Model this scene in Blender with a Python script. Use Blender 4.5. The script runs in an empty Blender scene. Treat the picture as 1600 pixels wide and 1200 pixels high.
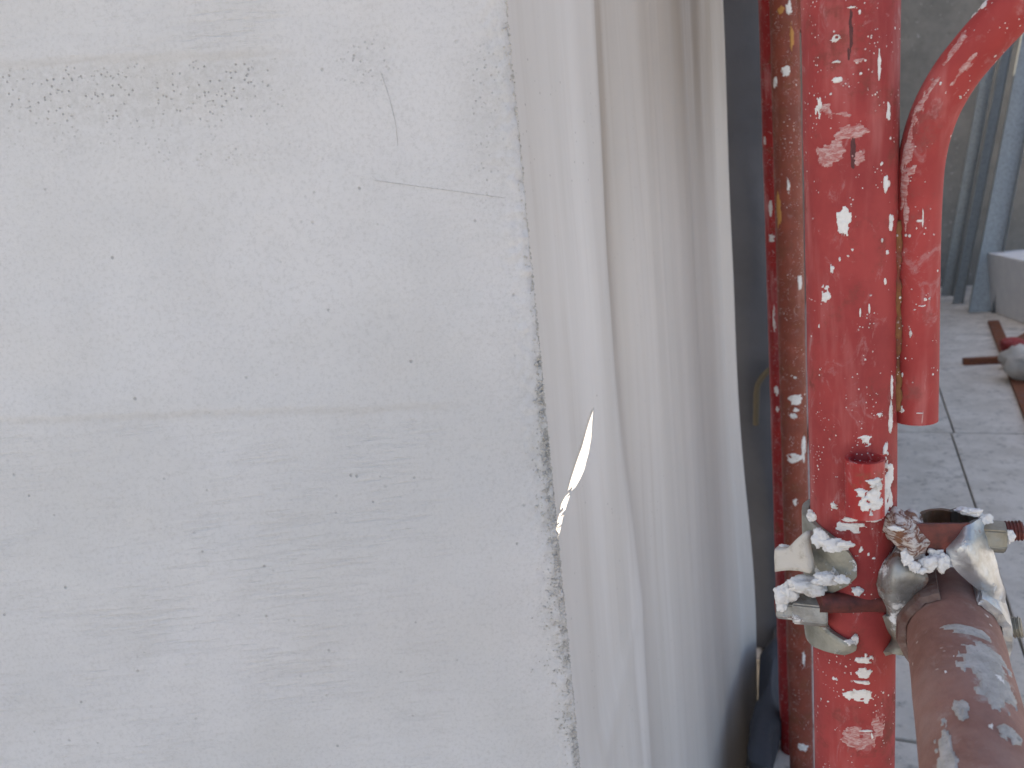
import bpy, bmesh, math, random
import numpy as np
from mathutils import Vector, Matrix, noise

random.seed(7)
scene = bpy.context.scene
C = scene.collection

# ------------------------------------------------------------------ camera
H = 1.12                     # lens height above the paving (m)
F = 1250.0                   # focal length in photo pixels (1600 wide)
_d = Vector((562, 5340, 1250)).normalized()          # "down" seen by the camera (x right, y down, z forward)
_up = -_d
_Y = (Vector((0, 0, 1)) - _d * _d.z).normalized()
_X = _Y.cross(_up)
def ray(px, py):
    v = Vector(((px - 800) / F, (py - 600) / F, 1.0))
    return Vector((_X.dot(v), _Y.dot(v), _up.dot(v)))
def at(px, py, depth):
    r = ray(px, py) * depth
    return Vector((r.x, r.y, r.z + H))
def on_floor(px, py, z=0.0):
    r = ray(px, py); k = (z - H) / r.z
    return Vector((r.x * k, r.y * k, z))
def c2w(v): return Vector((_X.dot(v), _Y.dot(v), _up.dot(v)))
cam_data = bpy.data.cameras.new('camera')
cam = bpy.data.objects.new('camera', cam_data); C.objects.link(cam)
R3 = Matrix((c2w(Vector((1, 0, 0))), c2w(Vector((0, -1, 0))), c2w(Vector((0, 0, -1))))).transposed()
cam.matrix_world = Matrix.Translation((0, 0, H)) @ R3.to_4x4()
cam_data.sensor_width = 36.0
cam_data.lens = 36.0 * F / 1600.0
cam_data.clip_start = 0.02; cam_data.clip_end = 2000
cam_data.dof.use_dof = True
cam_data.dof.focus_distance = 0.53
cam_data.dof.aperture_fstop = 13.0
scene.camera = cam

# ------------------------------------------------------------------ sky, sun, exposure
SUN_EL = math.radians(52); SUN_AZ = math.radians(-42)       # azimuth clockwise from +Y: behind the wall, to the left
world = bpy.data.worlds.new('World'); scene.world = world; world.use_nodes = True
wn = world.node_tree.nodes; wl = world.node_tree.links
sky = wn.new('ShaderNodeTexSky'); sky.sky_type = 'NISHITA'; sky.sun_disc = False
sky.sun_elevation = SUN_EL; sky.sun_rotation = SUN_AZ; sky.dust_density = 3.0; sky.ozone_density = 0.6; sky.air_density = 0.8
wl.new(sky.outputs[0], wn['Background'].inputs[0]); wn['Background'].inputs[1].default_value = 0.15
sl = bpy.data.lights.new('sun', 'SUN'); sl.energy = 3.2; sl.angle = math.radians(0.5); sl.color = (1, .95, .87)
sun = bpy.data.objects.new('sun', sl); C.objects.link(sun)
sun.location = (-3, 4, 6)
_sd = Vector((math.sin(SUN_AZ) * math.cos(SUN_EL), math.cos(SUN_AZ) * math.cos(SUN_EL), math.sin(SUN_EL)))
sun.rotation_euler = _sd.to_track_quat('Z', 'Y').to_euler()
vs = scene.view_settings
vs.view_transform = 'Standard'; vs.look = 'None'; vs.gamma = 1.0; vs.use_curve_mapping = False
vs.exposure = 1.42
vs.use_white_balance = True; vs.white_balance_temperature = 7350; vs.white_balance_tint = 10
scene.cycles.max_bounces = 8

# ------------------------------------------------------------------ helpers
def obj(name, me, mat=None, parent=None):
    if isinstance(me, bmesh.types.BMesh):
        m = bpy.data.meshes.new(name); me.to_mesh(m); me.free(); me = m
    o = bpy.data.objects.new(name, me); C.objects.link(o)
    if mat is not None and not me.materials: me.materials.append(mat)
    if parent is not None:
        o.parent = parent
        o.matrix_parent_inverse = Matrix.Translation(-parent.location)
    return o
def tag(o, label, cat, group=None):
    o['label'] = label; o['category'] = cat
    if group: o['group'] = group
    return o
def thing(name, label, cat, loc=(0, 0, 0), group=None):
    o = bpy.data.objects.new(name, None); C.objects.link(o); o.location = loc
    o.empty_display_size = 0.05
    return tag(o, label, cat, group)
def smooth(o, angle=None):
    for p in o.data.polygons: p.use_smooth = True
    if angle is not None:
        bm = bmesh.new(); bm.from_mesh(o.data)
        for e in bm.edges:
            if len(e.link_faces) == 2 and e.calc_face_angle() > angle: e.smooth = False
        bm.to_mesh(o.data); bm.free()
    return o
def box_bm(sx, sy, sz, bevel=0.0, M=None, seg=2):
    bm = bmesh.new(); bmesh.ops.create_cube(bm, size=1.0)
    bmesh.ops.scale(bm, vec=(sx, sy, sz), verts=bm.verts)
    if bevel: bmesh.ops.bevel(bm, geom=bm.edges[:], offset=bevel, segments=seg, affect='EDGES', profile=.6)
    if M is not None: bmesh.ops.transform(bm, matrix=M, verts=bm.verts)
    return bm
def frame_of(t):
    t = t.normalized()
    ref = Vector((0, 0, 1)) if abs(t.z) < .9 else Vector((1, 0, 0))
    u = t.cross(ref).normalized(); return u, u.cross(t).normalized() * -1
def sweep(points, radii, seg=32, caps=True, wall=0.0, wob=0.0, seed=0):
    """round tube through points; wall > 0 makes the open ends hollow"""
    bm = bmesh.new(); rings = []
    n = len(points)
    if not hasattr(radii, '__len__'): radii = [radii] * n
    tan = []
    for i in range(n):
        a = points[max(i - 1, 0)]; b = points[min(i + 1, n - 1)]; tan.append((b - a).normalized())
    u, v = frame_of(tan[0])
    for i in range(n):
        t = tan[i]; u = (u - t * u.dot(t)).normalized(); v = t.cross(u)
        ring = []
        for k in range(seg):
            th = 2 * math.pi * k / seg
            r = radii[i]
            p = points[i] + (u * math.cos(th) + v * math.sin(th)) * r
            if wob: p += (u * math.cos(th) + v * math.sin(th)) * wob * noise.noise(p * 60 + Vector((seed, 0, 0)))
            ring.append(bm.verts.new(p))
        rings.append(ring)
    for i in range(n - 1):
        for k in range(seg):
            bm.faces.new((rings[i][k], rings[i][(k + 1) % seg], rings[i + 1][(k + 1) % seg], rings[i + 1][k]))
    for end, sgn in ((0, 1), (n - 1, -1)):
        ring = rings[end]
        if wall > 0:
            t = tan[end] * sgn
            c = points[end]
            inn = [bm.verts.new(c + (q.co - c) * (1 - wall / radii[end])) for q in ring]
            deep = [bm.verts.new(q.co + t * min(.05, radii[end] * 2.8)) for q in inn]
            for k in range(seg):
                k2 = (k + 1) % seg
                bm.faces.new((ring[k], inn[k], inn[k2], ring[k2])); bm.faces.new((inn[k], deep[k], deep[k2], inn[k2]))
            bm.faces.new(deep)
        elif caps: bm.faces.new(ring)
    bmesh.ops.recalc_face_normals(bm, faces=bm.faces)
    return bm
def vline(p, z0, z1, n):
    return [Vector((p.x, p.y, z0 + (z1 - z0) * i / (n - 1))) for i in range(n)]
def spline(pts, per=8):
    out = []
    P = [pts[0] * 2 - pts[1]] + list(pts) + [pts[-1] * 2 - pts[-2]]
    for i in range(1, len(P) - 2):
        p0, p1, p2, p3 = P[i - 1:i + 3]
        for k in range(per):
            t = k / per
            out.append(.5 * ((2 * p1) + (p2 - p0) * t + (2 * p0 - 5 * p1 + 4 * p2 - p3) * t * t + (3 * p1 - p0 - 3 * p2 + p3) * t ** 3))
    out.append(pts[-1].copy()); return out
def lump(center, size, seed=0, rough=.35, sub=3, freq=1.6):
    """crusty lump, size = half extents along camera right / up / forward"""
    bm = bmesh.new(); bmesh.ops.create_icosphere(bm, subdivisions=sub, radius=1.0)
    ex, ey, ez = c2w(Vector((1, 0, 0))), c2w(Vector((0, -1, 0))), c2w(Vector((0, 0, 1)))
    for v in bm.verts:
        q = v.co.copy()
        n = noise.noise(q * freq + Vector((seed * 3.1, 0, 0))) + .5 * noise.noise(q * freq * 3 + Vector((0, seed, 0))) + .3 * noise.noise(q * freq * 7 + Vector((0, seed, 9))) 
        q *= 1 + rough * n
        v.co = center + ex * q.x * size[0] + ey * q.y * size[1] + ez * q.z * size[2]
    return bm
def plate(rows, thick=.004, div=4, rough=0.0, seed=0):
    """bent sheet-metal plate from a grid of world points, given real thickness"""
    rws = [spline(r, div) if len(r) > 1 else r for r in rows]
    cols = [spline([rws[i][j] for i in range(len(rws))], div) for j in range(len(rws[0]))]
    nr = len(cols[0]); nc = len(cols)
    bm = bmesh.new(); vv = [[None] * nc for _ in range(nr)]
    for j in range(nc):
        for i in range(nr):
            p = cols[j][i]
            if rough:
                p = p + rough * Vector((noise.noise(p * 90 + Vector((seed, 0, 0))), noise.noise(p * 90 + Vector((0, seed, 5))), noise.noise(p * 140 + Vector((7, 0, seed)))))
            vv[i][j] = bm.verts.new(p)
    for i in range(nr - 1):
        for j in range(nc - 1): bm.faces.new((vv[i][j], vv[i][j + 1], vv[i + 1][j + 1], vv[i + 1][j]))
    bmesh.ops.recalc_face_normals(bm, faces=bm.faces)
    bmesh.ops.solidify(bm, geom=bm.faces[:], thickness=thick)
    bmesh.ops.recalc_face_normals(bm, faces=bm.faces)
    return bm

# ------------------------------------------------------------------ node materials
class NT:
    def __init__(s, name):
        s.m = bpy.data.materials.new(name); s.m.use_nodes = True
        s.t = s.m.node_tree; s.n = s.t.nodes; s.l = s.t.links
        s.b = s.n['Principled BSDF']; s.co = s.n.new('ShaderNodeTexCoord').outputs['Object']
    def put(s, sock, v):
        if isinstance(v, bpy.types.NodeSocket): s.l.new(v, sock)
        elif isinstance(v, (tuple, list)) and len(v) == 3 and len(sock.default_value) == 4: sock.default_value = (*v, 1)
        else: sock.default_value = v
    def mapping(s, scale=(1, 1, 1), rot=(0, 0, 0), loc=(0, 0, 0)):
        n = s.n.new('ShaderNodeMapping'); s.l.new(s.co, n.inputs[0])
        n.inputs['Scale'].default_value = scale; n.inputs['Rotation'].default_value = rot; n.inputs['Location'].default_value = loc
        return n.outputs[0]
    def noise(s, scale, detail=4, rough=.6, vec=None, dist=0.0):
        n = s.n.new('ShaderNodeTexNoise'); s.l.new(vec or s.co, n.inputs['Vector'])
        n.inputs['Scale'].default_value = scale; n.inputs['Detail'].default_value = detail
        n.inputs['Roughness'].default_value = rough; n.inputs['Distortion'].default_value = dist
        return n.outputs['Fac']
    def voro(s, scale, vec=None, feat='F1', out='Distance', rnd=1.0):
        n = s.n.new('ShaderNodeTexVoronoi'); n.feature = feat; s.l.new(vec or s.co, n.inputs['Vector'])
        n.inputs['Scale'].default_value = scale; n.inputs['Randomness'].default_value = rnd
        return n.outputs[out]
    def ramp(s, v, a, b, lo=0.0, hi=1.0):
        n = s.n.new('ShaderNodeMapRange'); n.interpolation_type = 'SMOOTHSTEP'
        s.put(n.inputs[0], v); n.inputs[1].default_value = a; n.inputs[2].default_value = b
        n.inputs[3].default_value = lo; n.inputs[4].default_value = hi
        return n.outputs[0]
    def math(s, op, a, b=0.0):
        n = s.n.new('ShaderNodeMath'); n.operation = op; s.put(n.inputs[0], a); s.put(n.inputs[1], b); return n.outputs[0]
    def mix(s, f, a, b):
        n = s.n.new('ShaderNodeMix'); n.data_type = 'RGBA'
        s.put(n.inputs[0], f); s.put(n.inputs[6], a); s.put(n.inputs[7], b); return n.outputs[2]
    def attr(s, name):
        n = s.n.new('ShaderNodeAttribute'); n.attribute_name = name; return n.outputs['Fac']
    def bump(s, h, dist=.001, strength=1.0, prev=None):
        n = s.n.new('ShaderNodeBump'); s.put(n.inputs['Height'], h)
        n.inputs['Distance'].default_value = dist; n.inputs['Strength'].default_value = strength
        if prev is not None: s.l.new(prev, n.inputs['Normal'])
        return n.outputs[0]
    def out(s, col=None, rough=None, metal=None, normal=None):
        if col is not None: s.put(s.b.inputs['Base Color'], col)
        if rough is not None: s.put(s.b.inputs['Roughness'], rough)
        if metal is not None: s.put(s.b.inputs['Metallic'], metal)
        if normal is not None: s.l.new(normal, s.b.inputs['Normal'])
        return s.m

def m_render_coat():
    t = NT('render_coat')
    big = t.noise(5, 5, .6); mid = t.noise(28, 6, .65); fine = t.noise(420, 5, .7)
    col = t.mix(t.ramp(big, .35, .65), (.53, .527, .52), (.58, .577, .575))
    col = t.mix(t.ramp(mid, .45, .75, 0, .28), col, (.53, .53, .52))
    # toothed, mesh-like trowel marks running along the wall
    mp = t.mapping((26, 1, 330), (0, math.radians(-1.3), 0))
    lines = t.noise(1.0, 3, .65, mp, .25)
    lmask = t.math('MULTIPLY', t.ramp(t.noise(9, 3, .6), .36, .60, .25, 1), t.attr('comb'))
    lf = t.math('MULTIPLY', t.ramp(lines, .46, .70), lmask)
    col = t.mix(t.math('MULTIPLY', lf, .22), col, (.40, .40, .40))
    weave = t.noise(1.0, 2, .5, t.mapping((420, 1, 420)), 0)
    # pits and pin holes
    cell = t.voro(75, out='Distance'); csel = t.voro(75, out='Color')
    pit = t.math('MULTIPLY', t.ramp(cell, .125, .04), t.ramp(t.noise(17, 4, .7), .47, .62))
    cell2 = t.voro(290); pit2 = t.math('MULTIPLY', t.ramp(cell2, .30, .1), t.math('MULTIPLY', t.attr('grime'), t.ramp(t.noise(45, 4, .7), .40, .56)))
    grime = t.math('MULTIPLY', t.attr('grime'), t.ramp(t.noise(150, 5, .75), .34, .70))
    col = t.mix(t.math('MULTIPLY', grime, .32), col, (.27, .26, .225))
    col = t.mix(t.math('MULTIPLY', pit2, .5), col, (.17, .165, .15))
    col = t.mix(t.math('MULTIPLY', pit, .5), col, (.2, .2, .19))
    col = t.mix(t.math('MULTIPLY', t.attr('smear'), t.ramp(t.noise(90, 4, .7), .3, .7, .2, .8)), col, (.36, .355, .345))
    col = t.mix(t.ramp(t.noise(330, 4, .78), .44, .74, 0, .34), col, (.34, .335, .32))
    h = t.math('ADD', t.math('MULTIPLY', fine, .5), t.math('MULTIPLY', weave, .15))
    h = t.math('ADD', h, t.math('MULTIPLY', lf, -.5))
    h = t.math('ADD', h, t.math('MULTIPLY', pit, -.9)); h = t.math('ADD', h, t.math('MULTIPLY', pit2, -1.2))
    h = t.math('ADD', h, t.math('MULTIPLY', t.noise(60, 4, .6), .6))
    return t.out(col, .92, 0, t.bump(h, .0011, .75))
def m_sheet():
    t = NT('dusty_plastic_sheet')
    st = t.noise(1.0, 5, .65, t.mapping((60, 60, 1.6))); st2 = t.noise(1.0, 4, .6, t.mapping((16, 16, 1.1)))
    st3 = t.noise(1.0, 4, .7, t.mapping((210, 210, 5)))
    col = t.mix(t.ramp(st2, .35, .66), (.565, .545, .52), (.64, .625, .61))
    col = t.mix(t.ramp(st, .5, .72, 0, .35), col, (.47, .44, .41))
    col = t.mix(t.ramp(st3, .56, .75, 0, .3), col, (.66, .65, .64))
    col = t.mix(t.math('MULTIPLY', t.attr('dirt_shade'), t.ramp(st2, .3, .6, .45, 1.0)), col, (.25, .20, .15))  # browner towards the top, plus the painted shade of the main fold
    speck = t.math('MULTIPLY', t.ramp(t.voro(90), .14, .05), t.ramp(t.noise(13, 3, .6), .52, .62))
    col = t.mix(t.math('MULTIPLY', speck, .55), col, (.2, .19, .18))
    h = t.math('ADD', st, t.math('MULTIPLY', st3, .4))
    nrm = t.bump(h, .0007, .22)
    t.out(col, .5, 0, nrm)
    t.b.inputs['Specular IOR Level'].default_value = .35
    tr = t.n.new('ShaderNodeBsdfTranslucent'); t.put(tr.inputs[0], (.62, .60, .60)); mx = t.n.new('ShaderNodeMixShader')
    mx.inputs[0].default_value = .10
    t.l.new(t.b.outputs[0], mx.inputs[1]); t.l.new(tr.outputs[0], mx.inputs[2]); t.l.new(mx.outputs[0], t.n['Material Output'].inputs[0])
    return t.m
def m_paint(name, base, dark, rust=.15, spl=.5, rustcol=(.11, .045, .025), pale=(.62, .34, .33), rough=.5):
    """old tube paint: faded, rusty in places, spotted with plaster"""
    t = NT(name)
    a = t.noise(22, 5, .65); b = t.noise(1, 4, .6, t.mapping((55, 55, 9)))
    col = t.mix(t.ramp(a, .3, .7), base, dark)
    col = t.mix(t.ramp(b, .50, .75, 0, .45), col, pale)
    col = t.mix(t.math('MULTIPLY', t.ramp(t.noise(1, 6, .75, t.mapping((70, 70, 45), (.3, .2, 0)), .9), .56, .70), .4), col, tuple(.5 * x + .18 for x in pale))
    rm = t.ramp(t.math('ADD', t.noise(30, 6, .72), rust), .60, .78)
    rc = t.mix(t.noise(160, 3, .6), rustcol, tuple(min(1, c * 2.2) for c in rustcol))
    col = t.mix(rm, col, rc)
    scr = t.math('MULTIPLY', t.ramp(t.noise(1, 3, .7, t.mapping((190, 190, 26), (0.25, .3, 0)), .4), .68, .74), t.ramp(t.noise(14, 2, .5), .48, .62))
    col = t.mix(t.math('MULTIPLY', scr, .55), col, (.62, .52, .49))
    # plaster spots: three sizes
    s = 0.0
    for sc, th, m0 in ((95, .30, .56), (230, .34, .53), (480, .36, .50)):
        vec = t.noise(sc * 1.5, 3, .6)
        c = t.math('ADD', t.voro(sc), t.math('MULTIPLY', vec, .28))
        sp = t.math('MULTIPLY', t.ramp(c, th, th - .06), t.ramp(t.noise(sc * .16, 3, .65), m0 + .12 - .12 * spl, m0 + .16 - .12 * spl))
        s = t.math('MAXIMUM', s, sp)
    col = t.mix(t.math('MULTIPLY', s, .9), col, (.70, .67, .64))
    h = t.math('ADD', t.math('MULTIPLY', s, 1.0), t.math('MULTIPLY', t.noise(180, 4, .7), t.math('ADD', t.math('MULTIPLY', rm, .8), .12)))
    h = t.math('ADD', h, t.math('MULTIPLY', a, .3))
    rg = t.math('ADD', t.math('MULTIPLY', t.math('MAXIMUM', rm, s), .3), rough); t.b.inputs['Specular IOR Level'].default_value = .28
    return t.out(col, rg, 0, t.bump(h, .0007, .8))
def m_metal(name, base=(.42, .42, .40), dirt_shade=(.2, .18, .14), plaster=.3, rust=.2, metal=.7, rough=.45, sc=60):
    t = NT(name)
    col = t.mix(t.ramp(t.noise(sc, 5, .65), .35, .68), base, dirt_shade)
    rm = t.ramp(t.math('ADD', t.noise(sc * .8, 5, .7), rust), .66, .8)
    col = t.mix(rm, col, t.mix(t.noise(sc * 5, 4, .7), (.09, .03, .015), (.22, .075, .03)))
    pm = t.ramp(t.math('ADD', t.noise(sc * 1.1, 6, .7, t.mapping((1, 1, 1), (0, 0, 0), (3, 1, 7))), plaster), .72, .80)
    col = t.mix(pm, col, (.70, .69, .67))
    both = t.math('MAXIMUM', rm, pm)
    mt = t.math('MULTIPLY', t.math('SUBTRACT', 1.0, both), metal)
    h = t.math('ADD', t.noise(sc * 4, 4, .65), t.math('MULTIPLY', pm, 1.4))
    return t.out(col, t.math('ADD', t.math('MULTIPLY', both, .45), rough), mt, t.bump(h, .0006, .8))
def m_plaster(name='dry_plaster', col=(.72, .70, .67), dirt_shade=(.42, .38, .33), d=.5):
    t = NT(name)
    c = t.mix(t.ramp(t.noise(120, 5, .7), .5, .78, 0, d * 2), col, dirt_shade)
    h = t.math('ADD', t.noise(420, 5, .75), t.noise(120, 4, .65))
    return t.out(c, .95, 0, t.bump(h, .0011, .8))
def m_concrete(name, a, b, sc=8, dark=.25, rough=.9, bump=.002):
    t = NT(name)
    c = t.mix(t.ramp(t.noise(sc, 6, .68), .36, .66), a, b)
    c = t.mix(t.ramp(t.noise(sc * 5, 5, .7), .5, .8, 0, dark * 2), c, tuple(x * .42 for x in a))
    c = t.mix(t.ramp(t.noise(sc * 1.7, 6, .75, t.mapping((1, 1, 1), (0, 0, 1), (7, 2, 3)), .6), .54, .72, 0, dark * 1.6), c, tuple(x * .5 for x in a))
    c = t.mix(t.ramp(t.noise(sc * 9, 4, .7, t.mapping((1, 1, 1), (0, 0, .5), (4, 4, 4))), .62, .72, 0, .6), c, (.62, .60, .57))
    h = t.math('ADD', t.noise(sc * 12, 5, .7), t.math('MULTIPLY', t.noise(sc * 2, 4, .6), 1.5))
    return t.out(c, rough, 0, t.bump(h, bump, .8))
def m_rustfibre():
    t = NT('plaster_smeared_rust')
    f = t.noise(1, 5, .7, t.mapping((120, 120, 330), (.5, .9, .3)), .8)
    col = t.mix(t.ramp(f, .42, .58), (.19, .075, .045), (.62, .57, .53))
    col = t.mix(t.ramp(t.noise(90, 4, .6), .52, .7), col, (.28, .13, .07))
    return t.out(col, .9, 0, t.bump(f, .003, 1.0))
def m_ledger():
    t = NT('weathered_brown_tube')
    a = t.noise(30, 6, .7); b = t.noise(14, 4, .6)
    col = t.mix(t.ramp(a, .3, .7), (.27, .135, .105), (.17, .072, .05))
    col = t.mix(t.ramp(b, .45, .7, 0, .55), col, (.33, .235, .205))
    col = t.mix(t.ramp(t.noise(55, 5, .7), .55, .75, 0, .7), col, (.36, .28, .25))
    col = t.mix(t.math('MULTIPLY', t.ramp(t.math('ADD', t.attr('mortar'), t.math('MULTIPLY', t.noise(70, 6, .72), .9)), .80, .98), .85), col, (.36, .345, .315))
    sp = t.math('MULTIPLY', t.ramp(t.voro(160), .26, .14), t.ramp(t.noise(30, 4, .7), .54, .62))
    col = t.mix(sp, col, (.6, .55, .5))
    h = t.math('ADD', t.noise(140, 5, .7), t.math('MULTIPLY', t.attr('mortar'), 1.5))
    return t.out(col, .72, 0, t.bump(h, .0011, .8))

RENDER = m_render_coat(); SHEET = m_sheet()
RED = m_paint('red_tube_paint', (.335, .047, .044), (.245, .030, .030), .08, .42, (.12, .032, .026), (.50, .19, .175), .68)
RED2 = m_paint('red_brace_paint', (.365, .050, .046), (.285, .035, .033), .03, .38, (.16, .045, .04), (.50, .19, .175), .68)
REDR = m_paint('dull_red_paint', (.38, .024, .022), (.26, .02, .022), .05, .8)
BROWN = m_paint('rusty_brown_paint', (.24, .055, .033), (.17, .040, .026), .12, .75, (.12, .038, .022), (.32, .14, .11))
LEDGER = m_ledger(); RUSTBAR = m_paint('rusty_iron', (.15, .05, .032), (.10, .036, .025), .25, .15, (.12, .042, .02), (.22, .1, .075))
ZINC = m_metal('dull_zinc', (.30, .295, .25), (.20, .19, .15), .16, .08, .45, .5)
ZINC_B = m_metal('bright_zinc', (.50, .53, .56), (.34, .34, .33), .12, .06, .75, .36)
ZINC_P = m_metal('plaster_spotted_zinc', (.34, .34, .32), (.2, .19, .17), .17, .16, .5, .48)
RUSTM = m_metal('rusty_steel', (.16, .035, .025), (.07, .02, .016), .03, .02, .1, .6, 110)
GALV = m_metal('galvanised_profile', (.38, .385, .37), (.27, .275, .26), .03, -.1, .5, .45, 70)
BOLT = m_metal('bolt_steel', (.28, .265, .22), (.2, .17, .12), .08, .1, .6, .42)
PLASTER = m_plaster(); CRUMB = m_plaster('mortar_grain', (.50, .48, .44), (.24, .225, .19), .5)
SMEAR = m_rustfibre()
SLABM = m_concrete('paving_concrete', (.57, .515, .445), (.70, .64, .565), 6, .5, .95, .004)
GROUNDM = m_concrete('ground_concrete', (.50, .48, .44), (.58, .56, .52), 1.2, .15)
DARKWALL = m_concrete('grey_screed_wall', (.205, .195, .178), (.27, .255, .23), 3, .18, .9, .004)
OVERHEAD = m_concrete('overhead_concrete', (.40, .39, .37), (.46, .45, .43), 3, .1)
BLOCKM = m_concrete('aerated_block', (.72, .71, .71), (.78, .77, .76), 14, .05)
TARPM = NT('dark_tarpaulin')
TARPM = TARPM.out(TARPM.mix(TARPM.noise(9, 4, .6), (.028, .029, .034), (.065, .068, .080)), .8, 0, TARPM.bump(TARPM.noise(40, 4, .6), .004, .6))
WOODM = NT('khaki_timber')
_w = WOODM.noise(1, 4, .6, WOODM.mapping((90, 90, 3)))
WOODM = WOODM.out(WOODM.mix(_w, (.20, .165, .115), (.30, .255, .19)), .8, 0, WOODM.bump(_w, .001, .5))
BRASS = NT('ochre_pipe'); BRASS = BRASS.out(BRASS.mix(BRASS.noise(50), (.085, .065, .036), (.04, .032, .02)), .8)
RAGM = NT('off_white_rag'); RAGM = RAGM.out(RAGM.mix(RAGM.noise(30, 5), (.62, .58, .52), (.42, .38, .34)), .9, 0, RAGM.bump(RAGM.noise(80, 4), .004, .8))
PAINTSTREAK = NT('ochre_streak'); PAINTSTREAK = PAINTSTREAK.out((.42, .20, .05), .7)
INNER = m_metal('coupler_inside', (.16, .075, .03), (.09, .05, .03), .02, .2, .2, .6)
CRACKM = NT('crack_grey'); CRACKM = CRACKM.out(CRACKM.mix(CRACKM.ramp(CRACKM.noise(300, 3), .4, .6), (.42, .415, .40), (.56, .555, .55)), .95)  # mottled grey for the hairline ridges

# ------------------------------------------------------------------ directions of the place
AX = ray(1345, 250); AX.z = 0; AX.normalize()            # along the loggia, away from the camera
RX = Vector((AX.y, -AX.x, 0))                            # across, to the right
def ar(a, r, z=0.0): return AX * a + RX * r + Vector((0, 0, z))
WALL_Y = 0.60
def on_wall(px, py, y=WALL_Y):
    r = ray(px, py); k = y / r.y; return Vector((r.x * k, y, r.z * k + H))
corner = on_wall(848, 600); CX = corner.x
OVERHEAD_Z = 2.45

# ------------------------------------------------------------------ setting
GZ = -.30                    # open ground round the deck
g = obj('ground', box_bm(400, 400, .1, 0, Matrix.Translation((0, 0, GZ - .05))), GROUNDM); g['kind'] = 'structure'
floor_ = bpy.data.objects.new('paving', None); C.objects.link(floor_); floor_['kind'] = 'structure'
EDGE_R = -.215
bed = obj('deck', box_bm(4.6, 13.0, .26, 0, Matrix.Translation(ar(2.1, EDGE_R + 2.3, -.162)) @ Matrix.Rotation(-math.atan2(AX.x, AX.y), 4, 'Z')),
          m_concrete('joint_dirt', (.10, .095, .085), (.14, .13, .12), 20, .2), floor_)
SL_A, SL_R, J = 2.03, 1.15, .012
SLM = {}
for i in range(-2, 4):
    for j in range(-1, 4):
        if j == -1: wid, off = .333 - EDGE_R - .012, SL_R - (.333 - EDGE_R - .012)
        else: wid, off = SL_R - J, 0.0
        a0 = 1.53 + i * SL_A; r0 = .333 + (j - 0) * SL_R + (.012 if i % 2 else 0)
        if wid not in SLM:
            bm = box_bm(wid, SL_A - J, .03, .003)
            sb = bpy.data.meshes.new('paving_slab'); bm.to_mesh(sb); bm.free(); sb.materials.append(SLABM); SLM[wid] = sb
        o = obj('paving_slab', SLM[wid], None, floor_)
        p = ar(a0 + SL_A / 2, r0 + off + (SL_R - off) / 2, -.015 + random.uniform(-.0015, .0015))
        o.matrix_world = Matrix.Translation(p) @ Matrix.Rotation(-math.atan2(AX.x, AX.y) + random.uniform(-.002, .002), 4, 'Z') @ Matrix.Rotation(random.choice((0, math.pi)), 4, 'Z')

# unseen slab and thin wall on it, added overhead to shade the scene
TOP_Z = 3.3
rotA = Matrix.Rotation(-math.atan2(AX.x, AX.y), 4, 'Z')
def extrude_poly(poly, z0, z1):
    bm = bmesh.new()
    lo = [bm.verts.new((p.x, p.y, z0)) for p in poly]; hi = [bm.verts.new((p.x, p.y, z1)) for p in poly]
    bm.faces.new(lo); bm.faces.new(hi)
    for i in range(len(poly)): bm.faces.new((lo[i], lo[(i + 1) % len(poly)], hi[(i + 1) % len(poly)], hi[i]))
    bmesh.ops.recalc_face_normals(bm, faces=bm.faces); return bm
c0 = Vector((CX - .02, WALL_Y + .02, 0))
o = obj('shade_slab', extrude_poly([Vector((-3.2, WALL_Y + .02, 0)), c0, c0 + AX * 7.0, c0 + AX * 7.0 + RX * .2, c0 + RX * .2 - AX * .2, Vector((-3.2, .4, 0))], OVERHEAD_Z, OVERHEAD_Z + .18), OVERHEAD); o['kind'] = 'structure'
o = obj('sun_screen_wall', extrude_poly([Vector((-3.2, WALL_Y + .02, 0)), c0, c0 + AX * 7.0, c0 + AX * 7.0 - RX * .12, c0 - RX * .12 + AX * .1, Vector((-3.2, WALL_Y + .12, 0))], OVERHEAD_Z + .18, TOP_Z), OVERHEAD)
tag(o, 'plain grey wall, unseen, added above the slab to block the sun', 'wall')

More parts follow.
